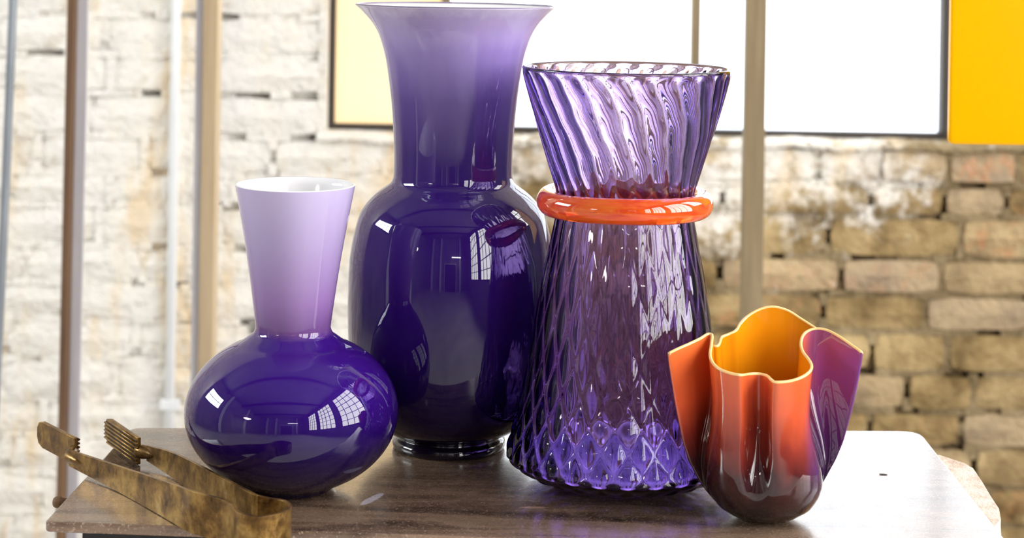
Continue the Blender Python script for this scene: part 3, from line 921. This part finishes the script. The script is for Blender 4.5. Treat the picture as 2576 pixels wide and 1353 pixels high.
# centre line of the strip in plan, with the strip height along it: front arm, loop, rear arm
wtop = .033
fa = [(plan(176, 1171, .004), .0175, .004), (plan(300, 1238, 0), .0218, .0006), (plan(420, 1305, 0), .0294, .0006), (plan(480, 1340, 0), .033, .0006)]
lp = [(plan(a, b, wtop), wtop, .0006) for a, b in ((560, 1255), (588, 1270), (594, 1281), (606, 1290), (630, 1296), (660, 1298), (695, 1292), (718, 1283), (729, 1271), (722, 1262), (706, 1256), (680, 1252), (652, 1246), (620, 1232))]
ra_ = [(plan(452, 1214, 0), .0232, .0006), (plan(372, 1158, .005), .0182, .005)]
pts = np.array([[p.x, p.y, w, z0] for p, w, z0 in fa + lp + ra_])
cr_ = smooth_profile([tuple(r) for r in pts], 6)
cr_ = np.array(cr_)
t0 = np.array((cr_[:, 0].mean(), cr_[:, 1].mean()))
tg = empty('ribbed_tongs', (t0[0], t0[1], T)); tag(tg, 'aged bronze spring tongs with ribbed jaws lying over the front left corner', 'tongs')
hth = .0014
v = []; f = []
for i in range(len(cr_)):
    d = cr_[min(i + 1, len(cr_) - 1), :2] - cr_[max(i - 1, 0), :2]; d /= np.linalg.norm(d)
    nrm = np.array((-d[1], d[0]))
    x, y = cr_[i, :2] - t0; w = cr_[i, 2]
    for sgn, z in ((-1, cr_[i, 3]), (1, cr_[i, 3]), (1, w), (-1, w)):
        v.append((x + nrm[0] * hth * sgn, y + nrm[1] * hth * sgn, z))
    if i:
        a, b = (i - 1) * 4, i * 4
        for k in range(4): f.append((a + k, a + (k + 1) % 4, b + (k + 1) % 4, b + k))
f += [(3, 2, 1, 0), tuple(len(v) - 4 + k for k in range(4))]
o = obj('spring_strip', v, f, M_bronze, tg, True); bevel(o, .0006, 2)
for p_ in o.data.polygons: p_.use_smooth = False
def jaw(pa, pb, h, inner, arm, nrib=7):
    """plate from pa (arm end) to pb (tip), ribs on the side given by inner (+1 / -1 along the plan normal)"""
    d = np.array((pb.x - pa.x, pb.y - pa.y)); L = np.linalg.norm(d); d /= L
    nrm = np.array((-d[1], d[0])) * inner
    pt = 0.0035
    def w(s, n_, z): return (pa.x + d[0] * s + nrm[0] * n_ - t0[0], pa.y + d[1] * s + nrm[1] * n_ - t0[1], z)
    # outline with a rounded tip, slightly bulging outward
    out = [(0, 0), (L * .85, 0), (L * .96, h * .12), (L, h * .35), (L, h * .7), (L * .95, h * .93), (L * .85, h), (0, h)]
    v = []; n = len(out)
    for n_ in (0.0, pt):
        for s, z in out: v.append(w(s, n_, z + .0008))
    f = [tuple(range(n)), tuple(range(n, 2 * n))[::-1]] + [(k, n + k, n + (k + 1) % n, (k + 1) % n) for k in range(n)]
    j = obj('jaw', v, f, M_bronze, tg); bevel(j, .0006, 2)
    v = [w(s, n_, z) for n_ in (pt - .0001, pt + .0004) for s, z in ((.001, .002), (L * .88, .002), (L * .88, h - .002), (.001, h - .002))]
    obj('groove_bed', v, [(0, 1, 2, 3), (7, 6, 5, 4), (0, 4, 5, 1), (1, 5, 6, 2), (2, 6, 7, 3), (3, 7, 4, 0)], M_groove, j)
    rr = h / nrib / 2
    for k in range(nrib):
        z = rr + k * 2 * rr + .0008
        s1_ = L * (.97 if 0 < k < nrib - 1 else .9)
        m_ = MB(); v = []; f = []
        nn2 = 8
        for s in (-.0008, s1_):
            for q_ in range(nn2 + 1):
                b = math.pi * q_ / nn2
                v.append(w(s, pt - .0002 + rr * 1.15 * math.sin(b), z - rr * .64 * math.cos(b)))
        m1 = nn2 + 1
        for q_ in range(nn2): f.append((q_, q_ + 1, m1 + q_ + 1, m1 + q_))
        f += [tuple(range(m1))[::-1], tuple(range(m1, 2 * m1))]
        obj('rib', v, f, M_bronze, j, True)
    # neck that joins the jaw to the arm
    e = cr_[arm]; e2 = cr_[arm + (3 if arm == 0 else -3)]
    q0 = np.array((e2[0] - t0[0], e2[1] - t0[1], (e2[2] + e2[3]) / 2)); q1 = np.array((e[0] - t0[0], e[1] - t0[1], (e[2] + e[3]) / 2)); q2 = np.array(w(.004, .0005, h * .5))
    nk = MB().tube([q0 * .5 + q1 * .5, q1 * .7 + q0 * .3, q1, q1 * .5 + q2 * .5, q2, np.array(w(.010, .0012, h * .5))], [.0016, .0034, .0052, .0062, .0056, .001], 14)
    nk.build('neck', M_bronze, tg, True)
jaw(plan(186, 1172, 0), plan(92, 1122, 0), .0235, -1, 0)
jaw(plan(354, 1170, 0), plan(272, 1112, 0), .0235, 1, len(cr_) - 1)
